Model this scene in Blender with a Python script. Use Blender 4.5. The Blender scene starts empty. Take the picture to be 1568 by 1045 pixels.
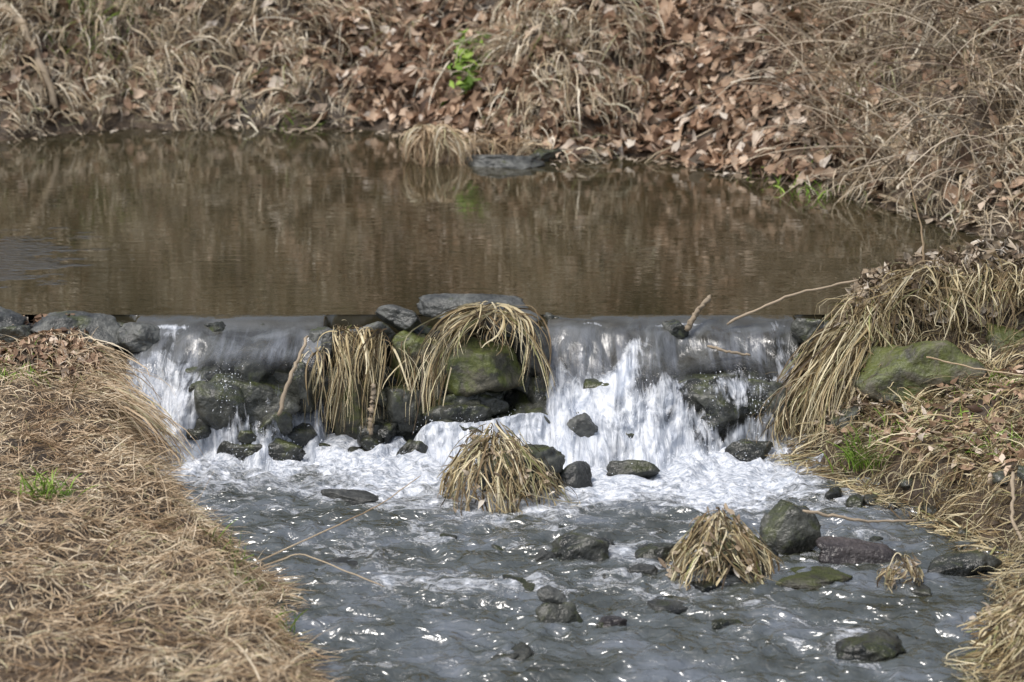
import bpy, bmesh, math, numpy as np
from mathutils import Vector
rng = np.random.default_rng(11)
sc = bpy.context.scene

# ------------------------------------------------------------ noise
def _hash(ix, iy, iz, seed):
    n = (ix*73856093) ^ (iy*19349663) ^ (iz*83492791) ^ (seed*26544357)
    n = n & 0xffffffff
    n = (((n >> 16) ^ n)*0x45d9f3b) & 0xffffffff
    n = (((n >> 16) ^ n)*0x45d9f3b) & 0xffffffff
    return ((n >> 16) ^ n) & 0xffffffff
def pn(x, y, z=0.0, seed=0):
    x, y, z = np.broadcast_arrays(np.asarray(x, float), np.asarray(y, float), np.asarray(z, float))
    ix = np.floor(x).astype(np.int64); iy = np.floor(y).astype(np.int64); iz = np.floor(z).astype(np.int64)
    fx, fy, fz = x-ix, y-iy, z-iz
    u = fx**3*(fx*(fx*6-15)+10); v = fy**3*(fy*(fy*6-15)+10); w = fz**3*(fz*(fz*6-15)+10)
    def g(dx, dy, dz):
        h = _hash(ix+dx, iy+dy, iz+dz, seed)
        return ((h & 1023)/511.5-1)*(fx-dx)+(((h >> 10) & 1023)/511.5-1)*(fy-dy)+(((h >> 20) & 1023)/511.5-1)*(fz-dz)
    L = lambda a, b, t: a+(b-a)*t
    return 1.4*L(L(L(g(0,0,0), g(1,0,0), u), L(g(0,1,0), g(1,1,0), u), v),
             L(L(g(0,0,1), g(1,0,1), u), L(g(0,1,1), g(1,1,1), u), v), w)
def fbm(x, y, z=0.0, o=4, seed=0, gain=.5):
    a, f, s = 1., 1., 0.
    for i in range(o):
        s = s+a*pn(np.asarray(x)*f, np.asarray(y)*f, np.asarray(z)*f, seed+i*17); a *= gain; f *= 2.03
    return s
def sm(x, a, b):
    t = np.clip((x-a)/(b-a), 0, 1); return t*t*(3-2*t)
def ga(x, c, s): return np.exp(-((x-c)/s)**2)

# ------------------------------------------------------------ mesh helpers
def mesh(name, V, Fs, mat=None, smooth=True, attrs=None, uv=None, parent=None):
    me = bpy.data.meshes.new(name)
    V = np.asarray(V, np.float32).reshape(-1, 3)
    if isinstance(Fs, np.ndarray): Fs = [Fs]
    Fs = [f for f in Fs if len(f)]
    me.vertices.add(len(V)); me.vertices.foreach_set("co", V.ravel())
    idx = np.concatenate([f.ravel() for f in Fs]).astype(np.int32)
    st = []; o = 0
    for f in Fs:
        st.append(o+np.arange(len(f))*f.shape[1]); o += f.size
    st = np.concatenate(st).astype(np.int32)
    me.loops.add(len(idx)); me.polygons.add(len(st))
    me.polygons.foreach_set("loop_start", st)
    me.loops.foreach_set("vertex_index", idx)
    me.polygons.foreach_set("use_smooth", np.full(len(st), smooth))
    me.update(calc_edges=True)
    if attrs:
        for k, a in attrs.items():
            at = me.attributes.new(k, 'FLOAT', 'POINT'); at.data.foreach_set("value", np.asarray(a, np.float32).ravel())
    if uv is not None:
        l = me.uv_layers.new(name="UVMap"); l.data.foreach_set("uv", np.asarray(uv, np.float32).reshape(-1, 2)[idx].ravel())
    ob = bpy.data.objects.new(name, me); sc.collection.objects.link(ob)
    if mat: me.materials.append(mat)
    if parent: ob.parent = parent
    return ob
def gridf(nu, nv):
    i = np.arange(nu-1)[:, None]*nv+np.arange(nv-1)[None]
    i = i.ravel(); return np.stack([i, i+nv, i+nv+1, i+1], 1)
def empty(name):
    e = bpy.data.objects.new(name, None); sc.collection.objects.link(e); return e
def ribV(P, w, taper=.75, flat=0.):
    N, K, _ = P.shape
    T = np.gradient(P, axis=1); T /= np.linalg.norm(T, axis=2, keepdims=True)+1e-9
    R = rng.normal(size=(N, 1, 3)); R[:, :, 2] += flat*3
    S = np.cross(T, np.broadcast_to(R, T.shape)); S /= np.linalg.norm(S, axis=2, keepdims=True)+1e-9
    t = np.linspace(0, 1, K)
    prof = (1-taper*t**1.5)*np.minimum(1, .6+t*2)
    S = S*(np.asarray(w)[:, None, None]*.5*prof[None, :, None])
    V = np.stack([P-S, P+S], 2).reshape(-1, 3)
    b = (np.arange(N)[:, None]*K+np.arange(K-1)[None]).ravel()*2
    return V, np.stack([b, b+1, b+3, b+2], 1)
def join(parts):
    V, F, o = [], [], 0
    for v, f in parts:
        V.append(v); F.append(f+o); o += len(v)
    return np.concatenate(V), np.concatenate(F)
def ribbons(name, P, w, mat, taper=.75, flat=0., parent=None):
    if not isinstance(P, list): P, w = [P], [w]
    V, F = join([ribV(p, np.broadcast_to(ww, (len(p),)), taper, flat) for p, ww in zip(P, w)])
    return mesh(name, V, F, mat, parent=parent)
def blades(root, az, L, e0, droop, K=6, wob=.12):
    N = len(root); t = np.linspace(0, 1, K)
    e = e0[:, None]-droop[:, None]*t[None]
    a = az[:, None]+np.cumsum(rng.normal(0, wob, (N, K)), 1)
    st = (L/(K-1))[:, None]
    d = np.stack([np.cos(e)*np.cos(a)*st, np.cos(e)*np.sin(a)*st, np.sin(e)*st], 2)
    return np.cumsum(d, 1)-d[:, :1]+root[:, None, :]
def bez(p0, p1, p2, p3, K=8):
    t = np.linspace(0, 1, K)[None, :, None]
    p0, p1, p2, p3 = [np.asarray(p, float)[:, None, :] for p in (p0, p1, p2, p3)]
    return (1-t)**3*p0+3*(1-t)**2*t*p1+3*(1-t)*t*t*p2+t**3*p3
def rnd(N, lo, hi):
    lo = np.asarray(lo, float); hi = np.asarray(hi, float)
    return lo+(hi-lo)*rng.random((N, len(lo)))
def wid(n, lo=.0025, hi=.014, p=2.5): return lo+(hi-lo)*rng.random(n)**p
def mess(P, amp, nclump=25, camp=.04):
    n, K, _ = P.shape; t = np.linspace(0, 1, K)[None, :, None]
    A = rng.normal(0, amp, (n, 1, 3)); B = rng.normal(0, amp*.6, (n, 1, 3))
    P = P+A*np.sin(np.pi*t)+B*np.sin(2*np.pi*t+rng.uniform(0, 3, (n, 1, 1)))*t
    if nclump:
        m = P.mean(1); c = m[rng.integers(0, n, nclump)]
        d = ((m[:, None]-c[None])**2).sum(2); k = d.argmin(1)
        C = rng.normal(0, camp, (nclump, 1, 3)); C[..., 2] *= .5
        mc = np.zeros((nclump, K, 3)); cnt = np.zeros(nclump)
        np.add.at(mc, k, P); np.add.at(cnt, k, 1); mc /= np.maximum(cnt, 1)[:, None, None]
        P = P+(mc[k]-P)*t**1.2*rng.uniform(.2, .75, (n, 1, 1))+C[k]*t
    return P
def leavesV(pos, nrm, L, W, tilt=.6, curl=.35):
    N = len(pos)
    n = nrm+rng.normal(0, tilt, (N, 3)); n /= np.linalg.norm(n, axis=1, keepdims=True)
    r = rng.normal(size=(N, 3)); a = np.cross(n, r); a /= np.linalg.norm(a, axis=1, keepdims=True)
    b = np.cross(n, a)
    t = np.array([0, .22, .5, .78, 1]); hw = np.array([.03, .33, .45, .28, .02])
    s = np.array([-1, 0, 1])
    X = (t-.5)[None, :, None]*L[:, None, None]*np.ones((1, 1, 3))
    hwr = hw[None, :]*(1+rng.normal(0, .28, (N, 5)))
    Y = s[None, None]*hwr[:, :, None]*W[:, None, None]
    c1 = rng.normal(curl, curl*.8, N); c2 = rng.normal(0, curl*1.6, N)
    Z = c1[:, None, None]*np.abs(s)[None, None]*hwr[:, :, None]*W[:, None, None] + c2[:, None, None]*((t-.5)**2)[None, :, None]*L[:, None, None]
    Z = Z+rng.normal(0, .05, Z.shape)*W[:, None, None]
    V = pos[:, None, None]+X[..., None]*a[:, None, None]+Y[..., None]*b[:, None, None]+Z[..., None]*n[:, None, None]
    f = gridf(5, 3)
    F = (np.arange(N)[:, None, None]*15+f[None]).reshape(-1, 4)
    return V.reshape(-1, 3), F

# ------------------------------------------------------------ materials
def newmat(name):
    m = bpy.data.materials.new(name); m.use_nodes = True
    nt = m.node_tree; b = nt.nodes["Principled BSDF"]; return m, nt, b
def N(nt, t, **k):
    n = nt.nodes.new(t)
    for a, v in k.items(): setattr(n, a, v)
    return n
def ramp(nt, src, stops, interp='LINEAR'):
    r = nt.nodes.new("ShaderNodeValToRGB"); r.color_ramp.interpolation = interp
    e = r.color_ramp.elements
    while len(e) < len(stops): e.new(.5)
    for i, (p, c) in enumerate(stops):
        e[i].position = p; e[i].color = (c[0], c[1], c[2], 1) if hasattr(c, '__len__') else (c, c, c, 1)
    nt.links.new(src, r.inputs[0])
    return r.outputs[0]
def mixc(nt, f, a, b, mode='MIX'):
    m = nt.nodes.new("ShaderNodeMix"); m.data_type = 'RGBA'; m.blend_type = mode
    for s, v in ((m.inputs[0], f), (m.inputs[6], a), (m.inputs[7], b)):
        if hasattr(v, 'is_linked'): nt.links.new(v, s)
        elif hasattr(v, '__len__'): s.default_value = (v[0], v[1], v[2], 1)
        else: s.default_value = v
    return m.outputs[2]
def M(nt, op, a, b=None, c=None, clamp=False):
    m = nt.nodes.new("ShaderNodeMath"); m.operation = op; m.use_clamp = clamp
    for s, v in zip(m.inputs, (a, b, c)):
        if v is None: continue
        if hasattr(v, 'is_linked'): nt.links.new(v, s)
        else: s.default_value = v
    return m.outputs[0]
def noise_(nt, scale, detail=4, rough=.55, vec=None, dist=0.):
    n = N(nt, "ShaderNodeTexNoise"); n.inputs["Scale"].default_value = scale
    n.inputs["Detail"].default_value = detail; n.inputs["Roughness"].default_value = rough
    n.inputs["Distortion"].default_value = dist
    if vec is not None: nt.links.new(vec, n.inputs["Vector"])
    return n.outputs["Fac"]
def objco(nt, scale=(1, 1, 1)):
    g = N(nt, "ShaderNodeNewGeometry"); mp = N(nt, "ShaderNodeMapping")
    mp.inputs["Scale"].default_value = scale; nt.links.new(g.outputs["Position"], mp.inputs["Vector"])
    return mp.outputs[0]
def bump(nt, b, h, strength, dist):
    n = N(nt, "ShaderNodeBump"); n.inputs["Distance"].default_value = dist
    if hasattr(strength, 'is_linked'): nt.links.new(strength, n.inputs["Strength"])
    else: n.inputs["Strength"].default_value = strength
    nt.links.new(h, n.inputs["Height"]); nt.links.new(n.outputs[0], b.inputs["Normal"]); return n

def plantmat(name, stops, rough=.7, patch=.35, tint=None):
    m, nt, b = newmat(name)
    g = N(nt, "ShaderNodeNewGeometry")
    col = ramp(nt, g.outputs["Random Per Island"], stops)
    co = objco(nt); nz = noise_(nt, 3., 3, vec=co)
    v = ramp(nt, nz, [(.32, tint if tint else 1-patch), (.6, 1.)])
    c = mixc(nt, 1., col, v, 'MULTIPLY')
    nt.links.new(c, b.inputs["Base Color"]); b.inputs["Roughness"].default_value = rough
    b.inputs["Specular IOR Level"].default_value = .25
    return m
STRAW = plantmat("straw_fibre", [(0, (.22, .16, .095)), (.25, (.44, .33, .21)), (.6, (.66, .53, .36)), (.9, (.84, .74, .56)), (1, (.40, .38, .18))], tint=(.62, .53, .46))
STRAW2 = plantmat("pale_reed", [(0, (.14, .105, .065)), (.25, (.42, .33, .21)), (.6, (.70, .585, .42)), (.92, (.90, .82, .66)), (1, (.28, .30, .11))])
WET = plantmat("wet_grass", [(0, (.05, .035, .022)), (.3, (.24, .17, .09)), (.6, (.52, .42, .23)), (.9, (.82, .73, .50)), (1, (.24, .26, .08))], rough=.45)
LEAF = plantmat("dead_leaf", [(0, (.08, .05, .035)), (.3, (.29, .18, .115)), (.65, (.48, .335, .225)), (.88, (.66, .51, .38)), (1, (.72, .65, .56))], rough=.6)
SCRAP = plantmat("leaf_scrap", [(0, (.16, .115, .08)), (.4, (.38, .30, .21)), (.8, (.56, .48, .38)), (1, (.70, .64, .55))], rough=.7)
GREEN = plantmat("green_blade", [(0, (.08, .14, .02)), (.5, (.20, .34, .04)), (1, (.38, .52, .10))], rough=.5)
TWIG = plantmat("twig_bark", [(0, (.14, .10, .075)), (.5, (.38, .30, .21)), (1, (.64, .55, .42))])

def rockmat(name, dark, light, moss=.4, mosscol=(.035, .045, .012), rough=.3):
    m, nt, b = newmat(name); co = objco(nt)
    n1 = noise_(nt, 7., 5, .6, co); n2 = noise_(nt, 45., 3, .6, co); n3 = noise_(nt, 9., 5, .65, co, .6)
    c = mixc(nt, ramp(nt, n1, [(.35, 0), (.65, 1)]), dark, light)
    c = mixc(nt, 1., c, ramp(nt, n2, [(.3, .5), (.7, 1.)]), 'MULTIPLY')
    g = N(nt, "ShaderNodeNewGeometry"); sx = N(nt, "ShaderNodeSeparateXYZ"); nt.links.new(g.outputs["Normal"], sx.inputs[0])
    up = M(nt, 'MULTIPLY_ADD', sx.outputs[2], .10, M(nt, 'ADD', n3, moss-.58))
    c = mixc(nt, ramp(nt, up, [(.42, 0), (.56, .85)]), c, mixc(nt, n2, mosscol, (mosscol[0]*2.6, mosscol[1]*2.3, mosscol[2]*2)))
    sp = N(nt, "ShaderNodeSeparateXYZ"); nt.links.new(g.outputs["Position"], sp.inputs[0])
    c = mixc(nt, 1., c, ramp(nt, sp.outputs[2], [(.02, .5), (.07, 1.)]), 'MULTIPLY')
    nt.links.new(c, b.inputs["Base Color"])
    nt.links.new(ramp(nt, n1, [(.3, rough), (.7, rough+.3)]), b.inputs["Roughness"])
    h = M(nt, 'ADD', n1, M(nt, 'MULTIPLY', n2, .5)); bump(nt, b, h, .9, .02)
    return m
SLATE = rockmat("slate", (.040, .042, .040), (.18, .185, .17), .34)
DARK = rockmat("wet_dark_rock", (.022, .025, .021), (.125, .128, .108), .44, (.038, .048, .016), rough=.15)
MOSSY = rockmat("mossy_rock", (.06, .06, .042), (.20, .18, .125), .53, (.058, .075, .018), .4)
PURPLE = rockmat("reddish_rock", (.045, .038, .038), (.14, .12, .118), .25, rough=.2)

GROUND, nt, b = newmat("ground_soil"); co = objco(nt)
n1 = noise_(nt, 2.2, 8, .65, co); n2 = noise_(nt, 30., 4, .6, co)
c = ramp(nt, n1, [(.3, (.04, .03, .02)), (.5, (.10, .07, .045)), (.7, (.20, .145, .095))])
c = mixc(nt, 1., c, ramp(nt, n2, [(.3, .5), (.7, 1.)]), 'MULTIPLY')
nt.links.new(c, b.inputs["Base Color"]); b.inputs["Roughness"].default_value = .6
bump(nt, b, n2, .8, .02)

# pond
POND, nt, b = newmat("still_water"); n1 = noise_(nt, 1.6, 3, .5, objco(nt, (1.6, 9., 1)), .4)
n2 = noise_(nt, 1.1, 1, .5, objco(nt, (1, 3., 1)))
g = N(nt, "ShaderNodeNewGeometry")
vd = N(nt, "ShaderNodeVectorMath", operation='DISTANCE'); nt.links.new(g.outputs["Position"], vd.inputs[0]); vd.inputs[1].default_value = (-3.0, 1.25, .45)
n3 = noise_(nt, 14., 3, .6, objco(nt, (1, 2.5, 1))); n4 = noise_(nt, 4., 3, .6, objco(nt, (1, 2., 1)))
patch = ramp(nt, M(nt, 'ADD', vd.outputs["Value"], M(nt, 'MULTIPLY', M(nt, 'SUBTRACT', n4, .5), 2.)), [(.5, 1), (.75, 0)])
h = M(nt, 'ADD', M(nt, 'MULTIPLY', n1, .22), M(nt, 'MULTIPLY', n2, .15))
h = M(nt, 'ADD', h, M(nt, 'MULTIPLY', M(nt, 'MULTIPLY', n3, patch), 6.))
b.inputs["Base Color"].default_value = (.044, .038, .020, 1); b.inputs["Roughness"].default_value = .0; b.inputs["IOR"].default_value = 2.6
bump(nt, b, h, .5, .008)

# stream
STREAM, nt, b = newmat("stream_water"); co = objco(nt, (1, 1.6, 1))
fo = N(nt, "ShaderNodeAttribute", attribute_name="foam")
nf = noise_(nt, 7., 6, .68, co, 1.2); nf2 = noise_(nt, 34., 4, .6, co, .5)
mix_ = M(nt, 'ADD', M(nt, 'MULTIPLY', nf, .75), M(nt, 'MULTIPLY', nf2, .25))
d = M(nt, 'ADD', mix_, M(nt, 'SUBTRACT', fo.outputs["Fac"], 1.))
ff = ramp(nt, d, [(-0.0, 0), (.15, 1)])
nb = noise_(nt, 2.6, 4, .6, co, .4)
body = ramp(nt, nb, [(.38, (.036, .038, .022)), (.5, (.072, .080, .070)), (.64, (.14, .155, .17))])
c = mixc(nt, ff, body, mixc(nt, ramp(nt, nf2, [(.35, 0), (.6, 1)]), (.30, .35, .43), (.78, .81, .86)))  # blue-grey in the foam's hollows is shade mixed into its colour
nt.links.new(c, b.inputs["Base Color"]); b.inputs["IOR"].default_value = 2.5
nt.links.new(ramp(nt, ff, [(0, .11), (1, .6)]), b.inputs["Roughness"])
hb = M(nt, 'ADD', M(nt, 'MULTIPLY', noise_(nt, 17., 2, .5, co, .8), 1.), M(nt, 'MULTIPLY', M(nt, 'MULTIPLY', nf2, ff), 1.))
bump(nt, b, hb, .9, .018)

# falling water
FALL, nt, b = newmat("falling_water")
uvn = N(nt, "ShaderNodeUVMap")
def uvnoise(sx, sy, det, ro, di):
    mp = N(nt, "ShaderNodeMapping"); nt.links.new(uvn.outputs[0], mp.inputs[0]); mp.inputs["Scale"].default_value = (sx, sy, 1)
    return noise_(nt, 1., det, ro, mp.outputs[0], di)
st1 = uvnoise(22, 5., 5, .7, 1.6); st2 = uvnoise(7, 4.5, 4, .62, 1.2); st3 = uvnoise(17, 1.6, 4, .6, .6)
fo = N(nt, "ShaderNodeAttribute", attribute_name="foam")
uvs = N(nt, "ShaderNodeSeparateXYZ"); nt.links.new(uvn.outputs[0], uvs.inputs[0])
s_ = M(nt, 'ADD', M(nt, 'MULTIPLY', st1, .5), M(nt, 'MULTIPLY', st2, .5))
d = M(nt, 'ADD', s_, M(nt, 'SUBTRACT', fo.outputs["Fac"], 1.))
ff = ramp(nt, d, [(-.06, 0), (.06, .35), (.24, 1)])
rk = noise_(nt, 5.5, 4, .6, objco(nt), .8)
base = ramp(nt, rk, [(.38, (.045, .042, .033)), (.5, (.095, .097, .090)), (.62, (.15, .155, .155))])
silk = M(nt, 'MULTIPLY', ramp(nt, st3, [(.45, 0), (.65, 1)]), ramp(nt, uvs.outputs[1], [(.12, 0), (.40, .5)]))
base = mixc(nt, silk, base, (.40, .43, .49))
base = mixc(nt, ramp(nt, uvs.outputs[1], [(.04, 0), (.20, 1)]), (.05, .043, .024), base)
c = mixc(nt, ff, base, mixc(nt, ramp(nt, st1, [(.35, 0), (.6, 1)]), (.34, .39, .48), (.80, .83, .87)))  # white water carries painted blue-grey shading between its streaks
nt.links.new(c, b.inputs["Base Color"]); nt.links.new(ramp(nt, ff, [(0, .04), (1, .5)]), b.inputs["Roughness"])
b.inputs["IOR"].default_value = 1.9
al = N(nt, "ShaderNodeAttribute", attribute_name="thin")
alpha = M(nt, 'SUBTRACT', 1., M(nt, 'MULTIPLY', al.outputs["Fac"], M(nt, 'SUBTRACT', 1., ramp(nt, ff, [(.05, .0), (.5, 1)]))), clamp=True)
nt.links.new(alpha, b.inputs["Alpha"])
bump(nt, b, s_, ramp(nt, uvs.outputs[1], [(.1, .15), (.5, 1.)]), .035)
SPRAY, nt, b = newmat("white_spray")
b.inputs["Base Color"].default_value = (.78, .82, .88, 1); b.inputs["Roughness"].default_value = .25

# ------------------------------------------------------------ terrain
yl_k = [-6, -3.6, -2.98, -2.2, -1.8, -1.45, -.97, -.62, -.2, 0]; xl_k = [-.2, -.42, -.66, -.93, -1.12, -1.30, -1.50, -1.53, -1.68, -1.78]
yr_k = [-6, -3, -2.4, -1.85, -1.4, -.9, -.55, -.35, -.15, 0]; xr_k = [1.3, 1.50, 1.74, 1.85, 1.60, 1.40, 1.14, 1.18, 1.32, 1.4]
sx_k = [-60, -8, -3.6, -2.8, -1, -.4, 0, .3, .93, 1.43, 2.03, 2.5, 3, 4, 8, 60]
sy_k = [6.2, 6.2, 5.4, 6.0, 5.9, 5.3, 4.75, 4.6, 4.5, 3.9, 3.2, 2.1, 1.8, 1.0, .4, .3]
def XL(y): return np.interp(y, yl_k, xl_k)+.09*pn(y*3, 3.3)+.04*pn(y*9, 1.3)
def XR(y): return np.interp(y, yr_k, xr_k)+.05*pn(y*4, 7.3)+.03*pn(y*11, 2.3)
def shore_d(x, y):
    ys = np.interp(x, sx_k, sy_k)+.18*fbm(x*1.7, 9.1, o=4)
    g = (np.interp(x+.15, sx_k, sy_k)-np.interp(x-.15, sx_k, sy_k))/.3
    return (y-ys)/np.sqrt(1+g*g)
def terr(x, y):
    x = np.asarray(x, float); y = np.asarray(y, float)
    dl = XL(y)-x; dr = x-XR(y)
    hl = np.interp(y, [-4, -1.5, -.6, -.1, 0], [.28, .25, .28, .42, .46])
    hr = np.interp(y, [-4, -1.5, -.7, -.5, -.3, -.12, .1], [.22, .24, .13, .15, .30, .54, .60])
    rough = .075*fbm(x*2., y*2., o=3, seed=5)+.030*fbm(x*7, y*7, o=3, seed=8)
    bl = -.2+(hl+.2)*sm(dl, -.10, .22)+.12*sm(dl, .3, 2.5)
    br = -.2+(hr+.2)*sm(dr, -.12, .22)+.16*sm(dr, .2, .9)
    zl = np.maximum(bl, br)
    zl = zl+rough*sm(np.maximum(dl, dr), 0, .2)+.02*pn(x*3, y*3)
    d = shore_d(x, y)
    shelf = .35*np.exp(-((x-1.0)/.9)**2)
    dd = np.where(d > 0, np.maximum(d-shelf, 0), 0)
    zu = .45+np.interp(dd, [0, .08, .7, 1.6, 4, 6, 300], [0, .10, .58, 1.15, 2.95, 3.6, 4.4])+.05*np.minimum(np.maximum(d, 0), shelf+.01)/.3
    zu = zu+(.15*fbm(x*1.3, y*1.3, o=3, seed=31)+.08*fbm(x*4, y*4, o=2, seed=37))*sm(d, .15, .8)+.04*fbm(x*6, y*6, o=2, seed=3)*sm(d, -.1, .2)
    zu = np.where(d > 0, zu, .45-.35*sm(-d, 0, .5)+.02*pn(x*8, y*8, seed=2))
    t = sm(y, .02, .30)
    return zl*(1-t)+zu*t
def nrm(x, y, e=.03):
    gx = (terr(x+e, y)-terr(x-e, y))/(2*e); gy = (terr(x, y+e)-terr(x, y-e))/(2*e)
    n = np.stack([-gx, -gy, np.ones_like(gx)], 1); return n/np.linalg.norm(n, axis=1, keepdims=True)
def axis(lo, hi, st, far):
    a = np.arange(lo, hi, st); g = st*1.35**np.arange(1, 40); g = np.cumsum(g); g = g[g < far]
    return np.concatenate([(lo-g)[::-1], a, a[-1]+g])
ax = axis(-4.2, 4.2, .035, 400); ay = axis(-4.2, 8.5, .035, 400)
X, Y = np.meshgrid(ax, ay, indexing='ij')
mesh("ground", np.stack([X, Y, terr(X, Y)], 2), gridf(len(ax), len(ay)), GROUND)

# ------------------------------------------------------------ rocks
def icoV(sub):
    bm = bmesh.new(); bmesh.ops.create_icosphere(bm, subdivisions=sub, radius=1)
    V = np.array([v.co[:] for v in bm.verts]); F = np.array([[v.index for v in f.verts] for f in bm.faces]); bm.free(); return V, F
I5 = icoV(5); I4 = icoV(4)
def rockV(dim, seed=0, rot=0., nplanes=12, round_=.45, rough=.06, ico=I5):
    IV = ico[0]
    r = np.random.default_rng(seed+100)
    n = r.normal(size=(nplanes, 3)); n[0] = (0, 0, 1); n[1] = (0, -1, .15); n[2] = (0, 0, -1)
    n[:3] += r.normal(0, .2, (3, 3)); n /= np.linalg.norm(n, axis=1, keepdims=True)
    dpl = r.uniform(.55, .88, nplanes)
    dots = IV@n.T; rad = np.where(dots > .05, dpl/np.maximum(dots, .05), 9)
    rr = np.minimum(rad.min(1), 1.1); ms = -np.log(np.exp(-rad*12).sum(1)+np.exp(-1.1*12))/12
    rr = rr*(1-round_)+ms*round_
    V = IV*rr[:, None]
    q = fbm(V[:, 0]*1.6+seed, V[:, 1]*1.6, V[:, 2]*1.6, o=5, seed=seed, gain=.6)
    V = V*(1+rough*2.2*q)[:, None]
    V = V/np.abs(V).max(0)
    V = V*np.array(dim)/2
    a, b_ = r.normal(0, .10, 2)
    V[:, 2] += a*V[:, 0]+b_*V[:, 1]
    c, s = math.cos(rot), math.sin(rot)
    return np.stack([V[:, 0]*c-V[:, 1]*s, V[:, 0]*s+V[:, 1]*c, V[:, 2]], 1)
def rock(name, loc, dim, mat, seed=0, rot=0.):
    ob = mesh(name, rockV(dim, seed, rot), I5[1], mat); ob.location = loc; return ob
R = [
 ("boulder", (-1.97, -.02, .41), (.46, .36, .25), SLATE, 1), ("stone", (-2.30, .0, .44), (.26, .3, .15), SLATE, 2),
 ("stone", (-2.20, -.14, .40), (.24, .22, .13), DARK, 3), ("stone", (-1.66, -.06, .40), (.24, .26, .13), SLATE, 4),
 ("boulder", (-1.17, -.41, .16), (.52, .34, .32), DARK, 5), ("stone", (-1.05, -.62, .03), (.36, .2, .11), DARK, 6),
 ("boulder", (-1.52, -.46, .05), (.22, .2, .2), DARK, 50), ("stone", (-.93, -.34, .22), (.16, .2, .24), DARK, 51),
 ("stone", (-.84, -.06, .38), (.15, .2, .17), SLATE, 60), ("stone", (1.36, -.08, .40), (.22, .24, .18), DARK, 61),
 ("stone", (.73, -.03, .405), (.13, .14, .11), DARK, 62), ("stone", (-1.33, -.02, .40), (.14, .14, .11), DARK, 63),
 ("stone_slab", (-.12, -.06, .505), (.64, .36, .13), SLATE, 7), ("stone_slab", (-.49, -.05, .475), (.24, .3, .13), SLATE, 8),
 ("boulder", (-.14, -.26, .30), (.40, .28, .32), MOSSY, 9), ("boulder", (-.42, -.18, .32), (.30, .28, .28), MOSSY, 10),
 ("boulder", (.09, -.15, .34), (.18, .3, .34), SLATE, 12), ("boulder", (-.66, -.10, .36), (.30, .26, .25), SLATE, 13),
 ("boulder", (-.48, -.34, .12), (.26, .26, .28), DARK, 14), ("boulder", (-.70, -.28, .12), (.26, .24, .32), MOSSY, 15),
 ("stone", (-.22, -.40, .10), (.34, .22, .18), DARK, 16),
 ("boulder", (.92, -.43, .14), (.40, .28, .26), DARK, 17), ("stone_slab", (.80, -.31, .24), (.46, .24, .12), DARK, 18),
 ("stone", (1.0, -.60, .02), (.24, .16, .11), DARK, 19), ("stone", (1.18, -.42, .15), (.24, .25, .24), DARK, 20),
 ("stone", (.30, -.56, .11), (.14, .12, .15), SLATE, 21),
 ("boulder", (1.80, -.44, .30), (.66, .42, .38), MOSSY, 22), ("boulder", (2.24, -.28, .34), (.38, .3, .28), MOSSY, 23),
 ("stone", (1.55, -.70, .06), (.3, .22, .18), MOSSY, 24), ("stone", (1.42, -.56, .10), (.22, .24, .24), DARK, 25),
 ("stone", (-.64, -1.18, -.0), (.27, .16, .07), SLATE, 26), ("stone", (.25, -1.0, .03), (.20, .16, .14), SLATE, 27),
 ("stone", (.49, -.84, .015), (.24, .16, .11), DARK, 28), ("stone", (.26, -1.83, .01), (.30, .2, .15), DARK, 29),
 ("stone", (.12, -1.87, .0), (.10, .1, .08), SLATE, 30), ("stone", (.56, -1.80, -.0), (.24, .14, .08), DARK, 31),
 ("boulder", (1.03, -1.74, .05), (.24, .2, .24), DARK, 32), ("stone", (1.28, -1.86, .0), (.36, .2, .12), PURPLE, 33),
 ("stone", (1.05, -2.06, -.015), (.36, .24, .08), MOSSY, 34), ("stone", (.17, -2.47, .005), (.18, .14, .12), DARK, 35),
 ("stone", (.15, -2.42, .07), (.13, .1, .06), SLATE, 36), ("stone", (.54, -2.36, -.0), (.18, .12, .07), SLATE, 37),
 ("stone", (.33, -2.48, -.01), (.14, .1, .06), PURPLE, 38), ("stone", (1.2, -2.72, -.01), (.30, .2, .11), DARK, 39),
 ("stone", (1.62, -1.98, .01), (.32, .2, .11), DARK, 40), ("stone", (-.64, -1.94, -.03), (.36, .2, .08), SLATE, 41),
 ("stone", (.48, -1.98, -.01), (.16, .1, .06), SLATE, 42), ("stone", (.9, -1.86, .01), (.2, .14, .1), DARK, 43),
 ("stone", (.02, -1.07, .07), (.40, .28, .22), DARK, 44), ("stone", (.77, -1.98, .03), (.30, .22, .18), DARK, 45),
 ("flat_rock", (-.08, 4.35, .46), (.62, .5, .13), SLATE, 46), ("stone", (.2, 4.5, .47), (.3, .25, .12), DARK, 47),
]
for nme, l, dm, mt, sd in R: rock(nme, l, dm, mt, sd, rot=(sd*.37) % .5-.25)
parts = []; small = []
for i in range(32):
    if i < 28: p = (rng.uniform(-.1, 1.8), rng.uniform(-2.95, -1.5))
    else: p = (rng.uniform(-1.0, 1.2), rng.uniform(-2.9, -1.2))
    s = rng.uniform(.06, .16); small.append((p[0], p[1], s))
    parts.append((rockV((s, s*rng.uniform(.6, .9), s*.38), 200+i, rng.uniform(0, 3), ico=I4)+np.array([p[0], p[1], rng.uniform(-.018, .004)]), I4[1]))
mesh("river_stones", *join(parts), DARK)
parts = []
for x in np.arange(1.30, 2.1, .07):
    s = rng.uniform(.05, .13); y = -1.15-.9*(x-1.35)+rng.normal(0, .1)
    parts.append((rockV((s, s*.8, s*.6), 300+int(x*100), x, ico=I4)+np.array([x, y, max(float(terr(x, y)), 0)+.01]), I4[1]))
mesh("river_stones", *join(parts), DARK)

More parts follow.
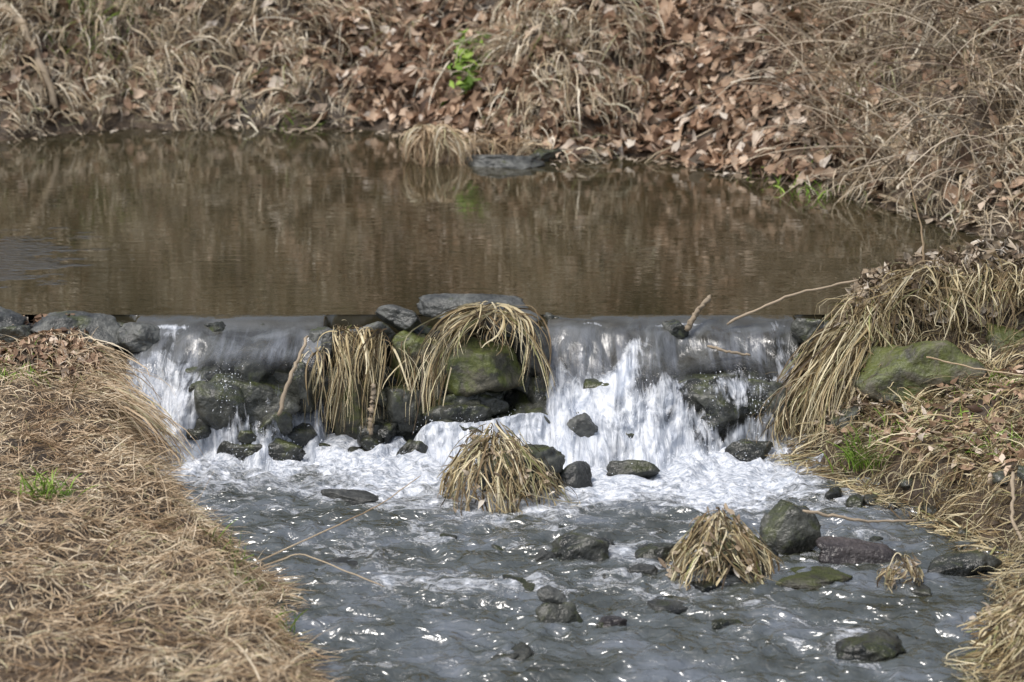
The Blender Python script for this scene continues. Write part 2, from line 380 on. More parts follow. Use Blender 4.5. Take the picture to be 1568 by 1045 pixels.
# ------------------------------------------------------------ water bodies
px = np.array([-60., -2., 0, 2, 40.]); py = np.array([.12, 3., 7.5])
X, Y = np.meshgrid(px, py, indexing='ij')
mesh("pond_water", np.stack([X, Y, np.full_like(X, .45)], 2), gridf(len(px), len(py)), POND)

xs = np.arange(-2.6, 2.8, .013); ys_ = np.arange(-5.0, -.30, .013)
X, Y = np.meshgrid(xs, ys_, indexing='ij')
wx = X+.15*pn(X*2, Y*2, seed=40)+.05*pn(X*6, Y*6, seed=42); wy = Y+.15*pn(X*2, Y*2, seed=41)+.05*pn(X*6, Y*6, seed=43)
near = sm(Y, -1.6, -.6)
rid = lambda v: 1-2*np.abs(v)
Z = .014*pn(wx*2.6, wy*4.2, seed=1)+.018*pn(wx*5, wy*9, seed=2)+.013*rid(pn(wx*8, wy*13, seed=6))+.013*pn(wx*13, wy*22, seed=3)+.0035*pn(wx*30, wy*46, seed=4)-.008
Z = Z*(1+.3*near)+.035*fbm(wx*9, wy*9, o=3, seed=9)*sm(Y, -1.15, -.65)
foam = np.interp(Y, [-6, -2.6, -2.0, -1.6, -1.35, -1.1, -.85, -.6], [.35, .375, .40, .45, .50, .56, .64, .76])
foam = foam+.17*pn(X*1.6, Y*2.5, seed=77)+.11*pn(X*4, Y*6, seed=78)+.12*np.exp(-((X-.5)/.7)**2)*sm(Y, -1.9, -.8)-.06*sm(X, 1.0, 1.4)-.06*sm(-X, .7, 1.2)*sm(-Y, .7, .9)
for (rx, ry, rs) in [(l[0], l[1], d_[0]) for _, l, d_, _, _ in R if l[1] < -.75 and l[1] > -3]+small:
    k = (np.abs(X-rx) < .5) & (np.abs(Y-ry) < .5)
    dx, dy = X[k]-rx, (Y[k]-ry)*1.3
    dr_ = np.sqrt(dx*dx+dy*dy)
    e_ = np.exp(-((dr_-rs*.5)/.04)**2)
    foam[k] += .06*e_
    Z[k] += .005*np.sin(dr_*60)*np.exp(-dr_/.14)+.006*e_
mesh("stream_water", np.stack([X, Y, Z], 2), gridf(len(xs), len(ys_)), STREAM, attrs={"foam": foam})

# waterfall: one continuous sheet whose long profile follows the stones underneath
fall = empty("waterfall")
sk = [0, .1, .2, .35, .5, .65, .8, .9, 1]
H0 = [.13, .03]; Z0 = [.45, .447]
prof = [ # x, y(s>=.2), z(s>=.2), foam onset s, thin
 (-1.9, [-.05, -.16, -.28, -.39, -.50, -.60, -.84], [.42, .35, .26, .17, .08, .02, -.03], .22, .3),
 (-1.62, [-.03, -.16, -.29, -.41, -.52, -.62, -.84], [.41, .34, .26, .17, .08, .02, -.03], .22, .3),
 (-1.47, [-.08, -.22, -.36, -.47, -.55, -.63, -.84], [.425, .36, .28, .18, .08, .02, -.03], .26, .5),
 (-1.32, [-.04, -.20, -.38, -.54, -.585, -.62, -.80], [.415, .37, .345, .30, .12, .01, -.03], .50, .8),
 (-1.06, [-.05, -.20, -.40, -.56, -.60, -.63, -.80], [.42, .365, .34, .29, .10, .01, -.03], .56, 1.),
 (-.92, [-.08, -.17, -.24, -.30, -.38, -.50, -.80], [.42, .36, .30, .18, .06, .01, -.03], .42, .8),
 (-.30, [-.05, -.15, -.28, -.42, -.56, -.68, -.88], [.40, .32, .25, .18, .10, .03, -.03], .36, .3),
 (.14, [-.06, -.14, -.24, -.40, -.55, -.68, -.88], [.42, .35, .27, .20, .11, .03, -.03], .34, .2),
 (.38, [-.02, -.13, -.26, -.42, -.56, -.68, -.86], [.42, .33, .26, .19, .11, .03, -.03], .40, .3),
 (.60, [-.11, -.25, -.38, -.50, -.60, -.68, -.84], [.43, .38, .29, .19, .09, .02, -.03], .30, .4),
 (.80, [-.05, -.20, -.38, -.50, -.57, -.64, -.82], [.42, .365, .32, .27, .12, .02, -.03], .50, .9),
 (1.02, [-.10, -.20, -.36, -.53, -.60, -.65, -.82], [.425, .355, .305, .27, .10, .02, -.03], .52, 1.),
 (1.22, [-.03, -.13, -.28, -.42, -.52, -.62, -.82], [.415, .33, .25, .17, .07, .01, -.03], .26, .5),
 (1.45, [-.05, -.14, -.27, -.38, -.48, -.60, -.82], [.41, .32, .22, .14, .05, .01, -.03], .3, .5)]
pxk = np.array([p[0] for p in prof]); sg = np.linspace(0, 1, 201); xg = np.linspace(-2.2, 1.8, 401)
TY = np.array([np.interp(sg, sk, H0+p[1]) for p in prof]); TZ = np.array([np.interp(sg, sk, Z0+p[2]) for p in prof])
def smooth(A, k, axis_):
    w_ = np.hanning(k+2)[1:-1]; w_ /= w_.sum()
    A2 = np.pad(A, [(k//2, k//2) if i == axis_ else (0, 0) for i in range(2)], mode='edge')
    return np.apply_along_axis(lambda v: np.convolve(v, w_, mode='valid'), axis_, A2)
GY = np.array([np.interp(xg, pxk, TY[:, j]) for j in range(201)]).T; GZ = np.array([np.interp(xg, pxk, TZ[:, j]) for j in range(201)]).T
GY = smooth(smooth(GY, 13, 1), 11, 0); GZ = smooth(smooth(GZ, 13, 1), 11, 0)
def look(G, x, s):
    u = np.clip((x+2.2)/4*400, 0, 399.99); v = np.clip(s*200, 0, 199.99); i = u.astype(int); j = v.astype(int); fu, fv = u-i, v-j
    return (G[i, j]*(1-fu)+G[i+1, j]*fu)*(1-fv)+(G[i, j+1]*(1-fu)+G[i+1, j+1]*fu)*fv
def fallpt(x, s, off=0.):
    x, s = np.broadcast_arrays(np.asarray(x, float), np.asarray(s, float))
    yy = look(GY, x, s); zz = look(GZ, x, s)
    a = sm(s, .08, .4)
    b_ = a*(.08*pn(x*3.2, s*1.5, seed=61)+.07*pn(x*8, s*4., seed=62)+.03*np.abs(pn(x*14, s*6, seed=66)))
    b_ = b_+a*sm(s, .40, .75)*.045*fbm(x*13, s*9, o=3, seed=63)+sm(s, .15, .3)*.004*pn(x*30, s*3, seed=64)
    b_ = b_*(1-.7*sm(s, .92, 1))
    lip = (.07*pn(x*2.5, 1.7, seed=65)+.06*pn(x*7, 4.7, seed=68))*sm(s, 0, .2)*(1-.5*sm(s, .4, .7))
    return yy-b_*.8+lip-off*.6, zz+b_*.5*sm(s, .1, .4)+off*.8+sm(s, .03, .15)*(.022*pn(x*5, 2.2, seed=67)+.012*pn(x*13, 4.2, seed=69)-.008)
nx, ns = 480, 120
x1 = np.linspace(-1.86, 1.42, nx); s1 = np.linspace(0, 1, ns)
X, S = np.meshgrid(x1, s1, indexing='ij')
mask = np.maximum(sm(X, -1.80, -1.70)*(1-sm(X, -.86, -.78)), sm(X, .10, .17)*(1-sm(X, 1.28, 1.38)))
mask2 = np.maximum(mask, sm(S, .55, .75)*sm(X, -.55, -.35)*(1-sm(X, 1.3, 1.4)))
Yf, Zf = fallpt(X, S)
Zf = Zf-.25*(1-mask2)*sm(S, 0, .03)
ons = np.interp(X, pxk, [p[3] for p in prof])+.14*pn(X*5+S*1.5, S*1.2, seed=71)+.07*pn(X*13+S*2, S*2, seed=73)
foam = .33+.40*sm(S, ons-.06, ons+.36)
foam += .16*ga(X+S*.35, -1.45, .09)*sm(S, .08, .2)+.24*ga(X+S*.5, .70, .06)*sm(S, .14, .3)+.14*ga(X, 1.0, .05)*sm(S, .10, .2)+.14*ga(X, 1.2, .06)*sm(S, .08, .2)
foam += .24*ga(S, .14+.03*pn(X*4, 1.1), .02)*sm(pn(X*3.5, 8.8, seed=72), -.1, .4)
drop = np.interp(X, pxk, [p[4] for p in prof])
foam -= .10*np.maximum(drop-.6, 0)/.4*sm(S, .6, .68)*(1-sm(S, .84, .92))
foam -= .10*sm(pn(X*6, S*5, seed=74), .15, .5)*sm(S, .45, .6)*(1-sm(S, .85, .95))
thin = sm(S, .35, .55)*(1-sm(S, .88, .95))*np.maximum(drop, .8*sm(pn(X*6, S*5, seed=74), .1, .4))
mesh("flow_sheet", np.stack([X, Yf, Zf], 2), gridf(nx, ns), FALL, attrs={"foam": foam, "thin": thin}, uv=np.stack([X, S], 2), parent=fall)
# droplets
Np = 2000
xx = rng.uniform(-1.72, 1.3, Np*4); ss = rng.uniform(.5, .95, Np*4)
inn = ((xx > -1.72) & (xx < -.82)) | ((xx > .14) & (xx < 1.25)) | ((ss > .7) & (xx > -.45))
dens = inn*sm(pn(xx*7+ss, ss*2.5, seed=80)+(ss-.7)*.8, -.1, .4)
k = rng.random(Np*4) < dens; xx = xx[k][:Np]; ss = ss[k][:Np]; n = len(xx)
y0, z0 = fallpt(xx, ss)
v = np.stack([rng.normal(0, .3, n), rng.uniform(-.6, -.1, n), rng.normal(-.2, .4, n)], 1)
T0 = rng.uniform(0, .05, n); dt = rng.uniform(.003, .012, n)
tt = T0[:, None]+dt[:, None]*np.linspace(0, 1, 4)[None]
P = np.stack([xx, y0, z0+.006], 1)[:, None]+v[:, None]*tt[..., None]; P[..., 2] -= 4.9*tt**2; P[..., 2] = np.maximum(P[..., 2], .01)
n2 = 2600
xb = rng.uniform(-1.5, 1.2, n2); yb = rng.normal(-.66, .10, n2); pb = np.stack([xb, yb, np.full(n2, .01)], 1)
vb = np.stack([rng.normal(0, .4, n2), rng.normal(-.3, .4, n2), np.abs(rng.normal(0, .6, n2))], 1)
T0 = rng.uniform(0, .12, n2); tt = T0[:, None]+rng.uniform(.003, .010, n2)[:, None]*np.linspace(0, 1, 4)[None]
Pb = pb[:, None]+vb[:, None]*tt[..., None]; Pb[..., 2] -= 4.9*tt**2
Pb = Pb[(Pb[..., 2].min(1) > .005)]
ribbons("spray", [P, Pb], [rng.uniform(.002, .005, n), rng.uniform(.002, .005, len(Pb))], SPRAY, taper=.5, parent=fall)

# weir: stacked stones under and between the flow
parts = []
for i in range(190):
    x = rng.uniform(-2.05, 1.5); s = rng.uniform(.10, .92); y_, z_ = fallpt(x, s)
    d_ = rng.uniform(.12, .28)
    out = .42 if s < .45 else rng.uniform(.24, .44)
    parts.append((rockV((d_, d_*.8, d_*rng.uniform(.5, .8)), 400+i, rng.uniform(-.5, .5), ico=I4)+np.array([x, float(y_)+d_*out, float(z_)-d_*.25-.01]), I4[1]))
V1, F1 = join(parts)
x1 = np.linspace(-2.1, 1.7, 200); s1 = np.linspace(0, 1, 50); X, S = np.meshgrid(x1, s1, indexing='ij')
Yf, Zf = fallpt(X, S, -.09)
q = fbm(X*5, Yf*6, Zf*6, o=4, seed=90)
mesh("stone_weir", np.concatenate([V1, np.stack([X, Yf+.07, Zf-.02+.03*q], 2).reshape(-1, 3)]), [F1, gridf(200, 50)+len(V1)], DARK)

# ------------------------------------------------------------ near left straw bank
def clampz(P, lift):
    z = terr(P[..., 0], P[..., 1]); P[..., 2] = np.maximum(P[..., 2], np.maximum(z, 0)+lift); return P
n = 36000
y = rng.uniform(-3.9, -.12, n); x = XL(y)+.06-np.abs(rng.random(n))**1.3*2.0
az = -.6+2.6*fbm(x*2.5, y*2.5, o=2, seed=20)+rng.normal(0, 1.1, n)
root = np.stack([x, y, terr(x, y)-.004+rng.random(n)*.02], 1)
P = blades(root, az, rng.uniform(.03, .14, n), rng.uniform(.0, .8, n), rng.uniform(.2, 2.2, n), wob=.22)
P = clampz(P, (rng.random(n)*.028)[:, None])
n2 = 2200; y = rng.uniform(-3.4, -.2, n2); x = XL(y)+rng.uniform(-.14, .03, n2)
P2 = mess(blades(np.stack([x, y, terr(x, y)+.02], 1), rng.normal(-.5, .8, n2), rng.uniform(.05, .22, n2), rng.uniform(-.2, .9, n2), rng.uniform(.8, 2.8, n2)), .008, 120, .03); P2[..., 2] = np.maximum(P2[..., 2], .0)
n3 = 620; y = rng.uniform(-.68, -.10, n3); x = XL(y)-rng.uniform(-.02, .22, n3); a = np.stack([x, y, terr(x, y)+.02], 1)
e = np.stack([XL(y)+rng.uniform(-.04, .17, n3), y-rng.uniform(.03, .20, n3), np.maximum(a[:, 2]-rng.uniform(.08, .40, n3), -.01)], 1)
P3 = mess(bez(a, a+[.05, -.03, .02], e+[0, .02, .08], e, 7), .03, 45, .05)
n4 = 300; y = rng.uniform(-3.3, -1.5, n4); x = XL(y)+rng.uniform(-.35, .02, n4)
P4 = blades(np.stack([x, y, terr(x, y)], 1), rng.uniform(0, 6.28, n4), rng.uniform(.1, .3, n4), rng.uniform(.3, 1.2, n4), rng.uniform(.2, 1.4, n4), K=7)
ribbons("dry_grass", [P, P2, P3, P4], [rng.uniform(.002, .0055, n), rng.uniform(.002, .005, n2), wid(n3, .003, .010), rng.uniform(.002, .003, n4)], STRAW, flat=.4)

# ------------------------------------------------------------ right bank grass / debris
n = 19000; y = rng.uniform(-3.4, .1, n); x = XR(y)+rng.random(n)**1.2*1.5-.06
az = 3.6+2.2*fbm(x*2.2, y*2.2, o=2, seed=25)+rng.normal(0, 1., n)
P = blades(np.stack([x, y, terr(x, y)], 1), az, rng.uniform(.05, .27, n), rng.uniform(.1, 1.1, n), rng.uniform(.6, 2.6, n), wob=.2); P = mess(P, .006, 500, .03); P = clampz(P, (rng.random(n)*.025)[:, None])
ribbons("dry_grass", P, wid(n, .002, .009), WET, flat=.4)
# grass-draped mound
n = 2200; a = rnd(n, (1.30, -.16, .56), (1.80, .04, .64)); a[:, 2] = terr(a[:, 0], a[:, 1])+.01+.03*rng.random(n)
u = (a[:, 0]-1.30)/.50
e = np.stack([.99+.38*u*rng.random(n)+rng.random(n)*.16, -.68+rng.uniform(0, .28, n), rng.uniform(0, .14, n)], 1)
s0 = rng.random(n)[:, None]*.55; a2 = a+(e-a)*s0; a2[:, 2] = terr(a2[:, 0], a2[:, 1])+.03
cut = rng.uniform(.25, 1, n)[:, None]; e = a2+(e-a2)*cut; e[:, 2] -= .03
e[:, :2] += rng.normal(0, .05, (n, 2))
m1 = a2+np.stack([-.09*rng.random(n), -.08*rng.random(n), .0+.05*rng.random(n)], 1)
m2 = e+np.stack([.06*rng.normal(0, 1, n), .06+.05*rng.random(n), .15*cut[:, 0]], 1)
P1 = mess(bez(a2, m1, m2, e, 9), .03, 90, .05); P1 = clampz(P1, (.005+.05*rng.random(n))[:, None])
n2 = 1300; a = rnd(n2, (1.4, -.16, .5), (2.7, .02, .6)); a[:, 2] = terr(a[:, 0], a[:, 1])+.03
e = a+np.stack([rng.normal(-.03, .12, n2), rng.uniform(-.36, -.06, n2), rng.uniform(-.20, -.02, n2)], 1)
P2 = mess(bez(a, a+[0, -.09, .05], e+[0, 0, .08], e, 7), .035, 60, .05)
n3 = 1700; y = rng.uniform(-.62, .05, n3); x = XR(y)+rng.uniform(-.08, .55, n3)
P3 = blades(np.stack([x, y, terr(x, y)+.03], 1), rng.uniform(1.6, 6.6, n3), rng.uniform(.05, .18, n3), rng.uniform(-.8, .7, n3), rng.uniform(.2, 1.8, n3), K=7, wob=.25)
ribbons("draped_grass_mound", [P1, P2, P3], [wid(n, .003, .014), wid(n2, .003, .012), wid(n3, .002, .012)], WET)
n = 2900; x = rng.uniform(1.32, 2.8, n); y = rng.uniform(-.24, .16, n)
V1 = leavesV(np.stack([x, y, terr(x, y)+.03+.06*rng.random(n)], 1), nrm(x, y), rng.uniform(.03, .10, n), rng.uniform(.012, .045, n), .9)
n = 300; x = 1.2+rng.random(n)*.4; y = -.55+.5*rng.random(n)
V1b = leavesV(np.stack([x, y-.03, terr(x, y)+.05], 1), nrm(x, y), rng.uniform(.03, .07, n), rng.uniform(.01, .025, n), .6)
n = 600; y = rng.uniform(-1.6, -.5, n); x = XR(y)+.12+rng.random(n)*1.0
V2 = leavesV(np.stack([x, y, terr(x, y)+.015+.02*rng.random(n)], 1), nrm(x, y), rng.uniform(.03, .08, n), rng.uniform(.02, .035, n), .7)
mesh("leaf_scraps", *join([V1, V1b]), SCRAP); mesh("leaf_litter", *join([V2]), LEAF)
n = 550; y = rng.uniform(-.45, .02, n); x = rng.uniform(-2.5, -1.62, n)
mesh("leaf_litter", *leavesV(np.stack([x, y, terr(x, y)+.02], 1), nrm(x, y), rng.uniform(.03, .07, n), rng.uniform(.02, .04, n), .6), LEAF)

# grass-covered stones in the stream
def drape(name, c, R_, H, n, w=(.0025, .012), mat=WET, rx=1., lean=0.):
    th = rng.uniform(0, 2*np.pi, n); r0 = rng.random(n)**.6*.8
    L = rng.uniform(.15, .6, n)
    K = 8; t = np.clip(np.linspace(0, 1, K)[None]*L[:, None]+r0[:, None], 0, 1.12)
    lump = 1+.22*pn(np.cos(th)*1.6, np.sin(th)*1.6, seed=int(R_*1000))[:, None]
    rad = R_*lump*np.minimum(t, 1.02)**.9*(1+.08*rng.normal(size=(n, 1)))
    z = H*(1-t**1.35)*(1+.10*rng.normal(size=(n, 1)))
    tw = th[:, None]+(.25+.9*(rng.random((n, 1)) < .35))*rng.normal(size=(n, 1))*t
    P = np.stack([c[0]+rx*rad*np.cos(tw)+lean*z, c[1]+rad*np.sin(tw), c[2]+z+.02*rng.random((n, 1))], 2)
    P = mess(P, .012, max(6, n//18), .03); P[..., 2] = np.maximum(P[..., 2], -.02)
    n2 = n//2; a = P[rng.integers(0, n, n2), rng.integers(0, K, n2)]
    Q = blades(a, rng.uniform(0, 6.28, n2), rng.uniform(.02, .08, n2), rng.uniform(-.9, .4, n2), rng.uniform(.2, 2, n2), K=5, wob=.3); Q[..., 2] = np.maximum(Q[..., 2], -.01)
    ob = ribbons(name, [P, Q], [wid(n, *w), wid(n2, w[0], w[1]*.7)], mat)
    m_ = n//8; a = P[rng.integers(0, n, m_), rng.integers(1, K-1, m_)]
    mesh("leaf_scraps", *leavesV(a+[0, 0, .008], np.tile([0, -.5, .8], (m_, 1)), rng.uniform(.02, .06, m_), rng.uniform(.01, .025, m_), .5), SCRAP, parent=ob)
drape("grass_covered_stone", (-.02, -1.10, .0), .26, .25, 950, rx=1.0, lean=-.2)
drape("grass_covered_stone", (.77, -2.0, .0), .20, .21, 650, rx=.95, lean=-.1)
drape("grass_tuft", (1.40, -2.1, .0), .08, .09, 110)
drape("grass_tuft", (1.74, -2.65, .0), .20, .14, 320)
# weir centre grass
def hang(n, sa, sb, ea, eb, bulge, K=10, nc=14):
    a = rnd(n, sa, sb); e = rnd(n, ea, eb)
    m1 = a+np.array(bulge)*rng.uniform(.3, 1.3, (n, 1)); m2 = np.stack([e[:, 0], e[:, 1]+.03, e[:, 2]+(a[:, 2]-e[:, 2])*.55], 1)
    return mess(bez(a, m1, m2, e, K), .022, nc, .045)
Ps = [hang(120, (-.2, -.24, .52), (-.06, -.10, .57), (-.42, -.44, .10), (-.28, -.38, .44), (-.12, -.12, .02)),
      hang(70, (-.10, -.24, .52), (.02, -.10, .56), (.02, -.44, .20), (.13, -.40, .46), (.10, -.12, .02)),
      hang(36, (-.2, -.2, .53), (.0, -.1, .57), (-.25, -.46, .40), (.05, -.42, .50), (0, -.14, .0)),
      hang(150, (-.80, -.20, .40), (-.56, -.12, .47), (-.80, -.46, .03), (-.54, -.38, .36), (0, -.14, .02)),
      hang(40, (-.55, -.16, .36), (-.34, -.1, .42), (-.55, -.46, .06), (-.34, -.40, .3), (0, -.14, .02)),
      hang(26, (-.92, -.20, .30), (-.82, -.14, .38), (-.95, -.46, .04), (-.82, -.38, .2), (0, -.14, .02))]
n = 120; a = rnd(n, (-.78, -.30, .36), (-.06, -.16, .50)); a = a[(a[:, 0] < -.55) | (a[:, 0] > -.25)]; n = len(a)
Ps.append(blades(a, rng.uniform(3.2, 6.2, n), rng.uniform(.05, .16, n), rng.uniform(-.5, 1, n), rng.uniform(.5, 2.4, n), K=10, wob=.2))
ribbons("hanging_grass", Ps, [wid(len(p), .003, .013) for p in Ps], WET)

# green sprigs
def sprig(name, c, r, n, L, e=(1.0, 1.5), w=(.004, .008)):
    x = c[0]+rng.normal(0, r, n); y = c[1]+rng.normal(0, r, n); z = terr(x, y) if c[2] is None else np.full(n, c[2])
    P = blades(np.stack([x, y, np.maximum(z, 0)], 1), rng.uniform(0, 6.28, n), rng.uniform(L*.5, L, n), rng.uniform(*e, n), rng.uniform(.3, 1.4, n))
    return ribbons(name, P, rng.uniform(*w, n), GREEN)
sprig("green_grass", (1.46, -.90, .05), .05, 110, .19); sprig("green_grass", (1.60, -.74, None), .08, 80, .11)
sprig("green_grass", (-1.66, -2.0, None), .05, 90, .13); sprig("green_grass", (-.95, -2.25, None), .04, 60, .12)
sprig("green_grass", (-.86, -2.6, None), .06, 80, .12); sprig("green_grass", (-2.2, -.55, None), .12, 120, .08)
sprig("green_grass", (2.0, -.72, None), .10, 80, .10); sprig("green_grass", (1.9, -1.3, None), .08, 60, .10)

# ------------------------------------------------------------ far bank vegetation
def farpts(n, dmin, dmax, xlo=-5.0, xhi=4.8):
    x = rng.uniform(xlo, xhi, n*3); y = rng.uniform(1.2, 12, n*3); d = shore_d(x, y); k = (d > dmin) & (d < dmax)
    return x[k][:n], y[k][:n], d[k][:n]
x, y, d = farpts(27000, .0, 2.8)
leafy = .8*ga(x, 1.3, .75)+.8*ga(x, -.75, .75)
w_ = .22+.78*sm(.5*fbm(x*.9, y*.9, o=2, seed=50)+leafy, .1, .6)
k = rng.random(len(x)) < w_; x, y = x[k], y[k]; n = len(x)
P1 = leavesV(np.stack([x, y, terr(x, y)+.01+.07*rng.random(n)], 1), nrm(x, y), rng.uniform(.06, .17, n), rng.uniform(.03, .11, n), .7)
x, y, d = farpts(12000, 2.8, 6); n = len(x)
P2 = leavesV(np.stack([x, y, terr(x, y)+.02], 1), nrm(x, y), rng.uniform(.08, .17, n), rng.uniform(.05, .11, n), .55)
mesh("leaf_litter", *join([P1, P2]), LEAF)
# hanging reeds in clumps
x, y, d = farpts(60000, .0, 3.2)
dens = .5*fbm(x*1.1+3, y*.8, o=3, seed=52)+1.-1.05*ga(x, 1.35, .75)-1.0*ga(x, -.65, .62)+.7*ga(x, .35, .38)*sm(d, .35, .8)
k = rng.random(len(x)) < sm(dens, .15, .85)*.8+.04; x, y, d = x[k][:28000], y[k][:28000], d[k][:28000]; n = len(x)
tall = rng.random(n)**1.6
az = -1.57+1.4*fbm(x*.9, y*.9, o=2, seed=55)+rng.normal(0, .55, n)
L_ = .14+.56*tall*(.5+.5*sm(d, 0, .8))
P = blades(np.stack([x, y, terr(x, y)-.01], 1), az, L_, rng.uniform(.4, 1.5, n), rng.uniform(1.0, 2.9, n), K=7, wob=.10)
P = mess(P, .012, 600, .06)
P = clampz(P, (rng.random(n)**2*.09)[:, None]); P[..., 2] = np.maximum(P[..., 2], .44)
ribbons("dry_reeds", P, wid(n, .004, .018, 2.), STRAW2)
x, y, d = farpts(6500, 3., 6.); n = len(x)
P = blades(np.stack([x, y, terr(x, y)-.01], 1), rng.normal(-1.57, .5, n), rng.uniform(.3, 1.0, n), rng.uniform(.8, 1.5, n), rng.uniform(.6, 2.2, n), K=5)
ribbons("dry_reeds", P, rng.uniform(.016, .05, n), STRAW2)
# thicket on the right
n = 1900; x = rng.uniform(1.9, 3.9, n); y = rng.uniform(2.0, 6.2, n); k = shore_d(x, y) > .1; x, y = x[k], y[k]; n = len(x)
P = blades(np.stack([x, y, terr(x, y)], 1), rng.normal(3.5, .7, n), rng.uniform(.4, 1.2, n), rng.uniform(.3, 1.4, n), rng.uniform(.5, 2.0, n), K=9, wob=.10)
P = clampz(P, .03)
ribbons("bramble_thicket", P, rng.uniform(.005, .010, n), TWIG, taper=.6)
n = 170; x, y, d = farpts(n, .1, 2.2); n = len(x)
P = blades(np.stack([x, y, terr(x, y)+.03], 1), rng.uniform(0, 6.28, n), rng.uniform(.3, .9, n), rng.uniform(-.2, .9, n), rng.uniform(0, .6, n), K=6, wob=.06)
P = clampz(P, .03)
ribbons("fallen_twigs", P, rng.uniform(.007, .018, n), STRAW2)
# islet tuft
n = 300; a = rnd(n, (-.62, 4.55, .50), (.25, 4.9, .58))
P = mess(blades(a, rng.normal(-1.8, .9, n), rng.uniform(.1, .36, n), rng.uniform(.0, 1.0, n), rng.uniform(1.0, 2.8, n)), .02, 20, .06); P[..., 2] = np.maximum(P[..., 2], .45)
n2 = 170; a = rnd(n2, (-.62, 4.35, .58), (-.40, 4.5, .70)); P2 = mess(blades(a, rng.normal(-1.7, .9, n2), rng.uniform(.2, .4, n2), rng.uniform(.0, .8, n2), rng.uniform(1.6, 2.6, n2)), .02, 10, .05); P2[..., 2] = np.maximum(P2[..., 2], .45)
ribbons("grass_tuft", [P, P2], [rng.uniform(.006, .014, n), rng.uniform(.007, .016, n2)], STRAW)
n = 90; x = rng.normal(-.33, .07, n); y = rng.uniform(5.6, 6.2, n)
mesh("green_plant", *leavesV(np.stack([x, y, terr(x, y)+.08+.08*rng.random(n)], 1), nrm(x, y), rng.uniform(.06, .12, n), rng.uniform(.03, .06, n), .6), GREEN)
sprig("green_grass", (-1.55, 5.95, None), .12, 40, .12, w=(.008, .014)); sprig("green_grass", (1.75, 3.75, None), .15, 50, .12, w=(.006, .012))
sprig("green_grass", (1.9, 3.25, .45), .15, 40, .12, w=(.006, .012)); sprig("green_grass", (2.3, 4.0, None), .12, 60, .15, w=(.006, .012))
sprig("green_grass", (-3.2, 6.8, None), .25, 160, .25, w=(.006, .012))
n = 230; x = rng.uniform(-4.5, 3.2, n*2); ys0 = np.interp(x, sx_k, sy_k)+.18*fbm(x*1.7, 9.1, o=4); y = ys0-rng.random(n*2)**2*.25+.03
mesh("floating_debris", *leavesV(np.stack([x, y, np.full(n*2, .455)], 1), np.tile([0, 0, 1.], (n*2, 1)), rng.uniform(.03, .10, n*2), rng.uniform(.015, .05, n*2), .15), SCRAP)

# ------------------------------------------------------------ sticks
def tube(name, pts, r0, r1, mat=TWIG, sides=7):
    pts = np.array(pts, float); K = 24; t = np.linspace(0, len(pts)-1, K)
    P = np.stack([np.interp(t, np.arange(len(pts)), pts[:, i]) for i in range(3)], 1)
    for _ in range(3): P[1:-1] = (P[:-2]+2*P[1:-1]+P[2:])/4
    P[1:-1] += rng.normal(0, r0*.3, P[1:-1].shape)
    T = np.gradient(P, axis=0); T /= np.linalg.norm(T, axis=1, keepdims=True)
    A = np.cross(T, [.1, .3, 1.]); A /= np.linalg.norm(A, axis=1, keepdims=True); B = np.cross(T, A)
    r = np.linspace(r0, r1, K)*(1+rng.normal(0, .08, K)); r[0] *= .6; r[-1] *= .6
    th = np.linspace(0, 2*np.pi, sides, endpoint=False)
    V = P[:, None]+r[:, None, None]*(np.cos(th)[None, :, None]*A[:, None]+np.sin(th)[None, :, None]*B[:, None])
    i = np.arange(K-1)[:, None]*sides; j = np.arange(sides)[None]; j2 = (j+1) % sides
    F = np.stack([i+j, i+j2, i+sides+j2, i+sides+j], 2).reshape(-1, 4)
    V = V.reshape(-1, 3); V = np.concatenate([V, P[:1], P[-1:]]); c0 = len(V)-2
    tri = np.array([[c0, (k+1) % sides, k] for k in range(sides)]+[[c0+1, (K-1)*sides+k, (K-1)*sides+(k+1) % sides] for k in range(sides)])
    return mesh(name, V, [F, tri], mat)
tube("branch", [(.97, -.03, .44), (1.08, -.02, .50), (1.25, -.02, .57), (1.42, 0, .61), (1.56, 0, .64)], .007, .005)
tube("driftwood_stick", [(.78, -.06, .42), (.84, -.01, .50), (.90, .04, .56)], .014, .010)
tube("twig", [(1.85, 0, .60), (1.85, 0, .75), (1.83, 0, .88), (1.76, 0, 1.12)], .006, .003, STRAW)
tube("twig", [(.86, -.26, .40), (.95, -.29, .38), (1.05, -.27, .36)], .007, .005)
tube("twig", [(1.08, -1.78, .16), (1.3, -1.76, .11), (1.52, -1.72, .10)], .007, .004)
tube("dry_stalk", [(-.95, -2.4, .15), (-.70, -1.95, .13), (-.5, -1.6, .12), (-.36, -1.3, .14)], .003, .002, STRAW)
tube("dry_stalk", [(-.90, -2.3, .12), (-.75, -2.15, .13), (-.45, -2.2, .02)], .003, .002, STRAW)
tube("dry_stalk", [(1.74, -.68, .46), (1.95, -.68, .41), (2.3, -.66, .35)], .004, .003, STRAW)
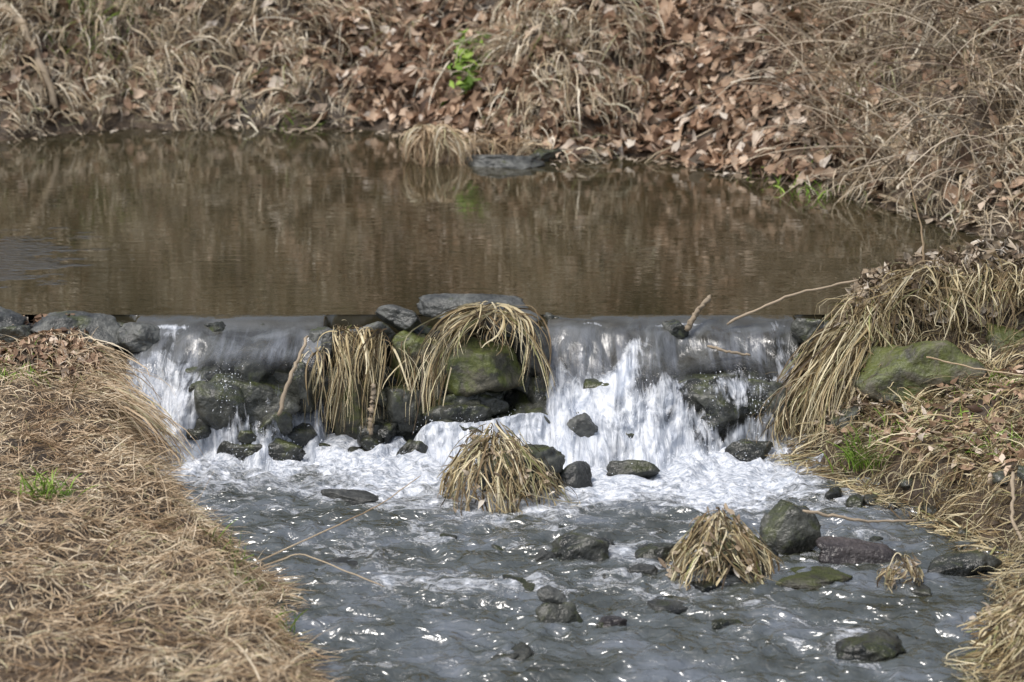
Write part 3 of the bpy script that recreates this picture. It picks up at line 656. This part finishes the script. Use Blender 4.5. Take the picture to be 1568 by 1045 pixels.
tube("twig", [(1.86, -1.75, .3), (1.83, -1.9, .15), (1.92, -2.1, .02)], .008, .005)
tube("stick", [(-1.0, -.60, .18), (-.95, -.44, .33), (-.90, -.24, .44)], .010, .007)
tube("stick", [(-.62, -.46, .04), (-.61, -.45, .15), (-.60, -.42, .27)], .013, .012)
def onb(x, y, h=.05): return (x, y, float(terr(x, y))+h)
tube("log", [onb(-3.9, 6.6, .12), onb(-3.6, 6.2, .1), onb(-3.3, 5.8, .06)], .035, .03)
tube("log", [onb(-4.0, 5.75, .06), onb(-3.4, 5.85, .05)], .07, .06)
tube("stick", [onb(2.05, 6.2, .08), onb(2.25, 6.15, .08)], .03, .028)

# ------------------------------------------------------------ light, sky, camera
w = bpy.data.worlds.new("World"); sc.world = w; w.use_nodes = True; nt = w.node_tree
bg = nt.nodes["Background"]; sky = nt.nodes.new("ShaderNodeTexSky"); sky.sky_type = 'NISHITA'; sky.sun_disc = False
sky.sun_elevation = math.radians(62); sky.sun_rotation = math.radians(235); sky.dust_density = 3.; sky.air_density = 1.
hs = nt.nodes.new("ShaderNodeHueSaturation"); hs.inputs["Saturation"].default_value = .6
nt.links.new(sky.outputs[0], hs.inputs["Color"]); nt.links.new(hs.outputs[0], bg.inputs[0]); bg.inputs[1].default_value = .15
sun = bpy.data.lights.new("sun", 'SUN'); sun.energy = 2.5; sun.angle = math.radians(28); sun.color = (1, .955, .90)
so = bpy.data.objects.new("sun", sun); sc.collection.objects.link(so)
so.rotation_euler = Vector((.43, .30, -1)).to_track_quat('-Z', 'Y').to_euler()
cam = bpy.data.cameras.new("camera"); co_ = bpy.data.objects.new("camera", cam); sc.collection.objects.link(co_)
co_.location = (0, -9, 2.65); co_.rotation_euler = (math.radians(90-14.3), 0, 0)
cam.lens = 72; cam.sensor_width = 36; cam.clip_end = 2000; cam.clip_start = .1
cam.dof.use_dof = True; cam.dof.focus_distance = 8.6; cam.dof.aperture_fstop = 2.8
sc.camera = co_
sc.view_settings.view_transform = 'Standard'; sc.view_settings.look = 'None'; sc.view_settings.exposure = 0
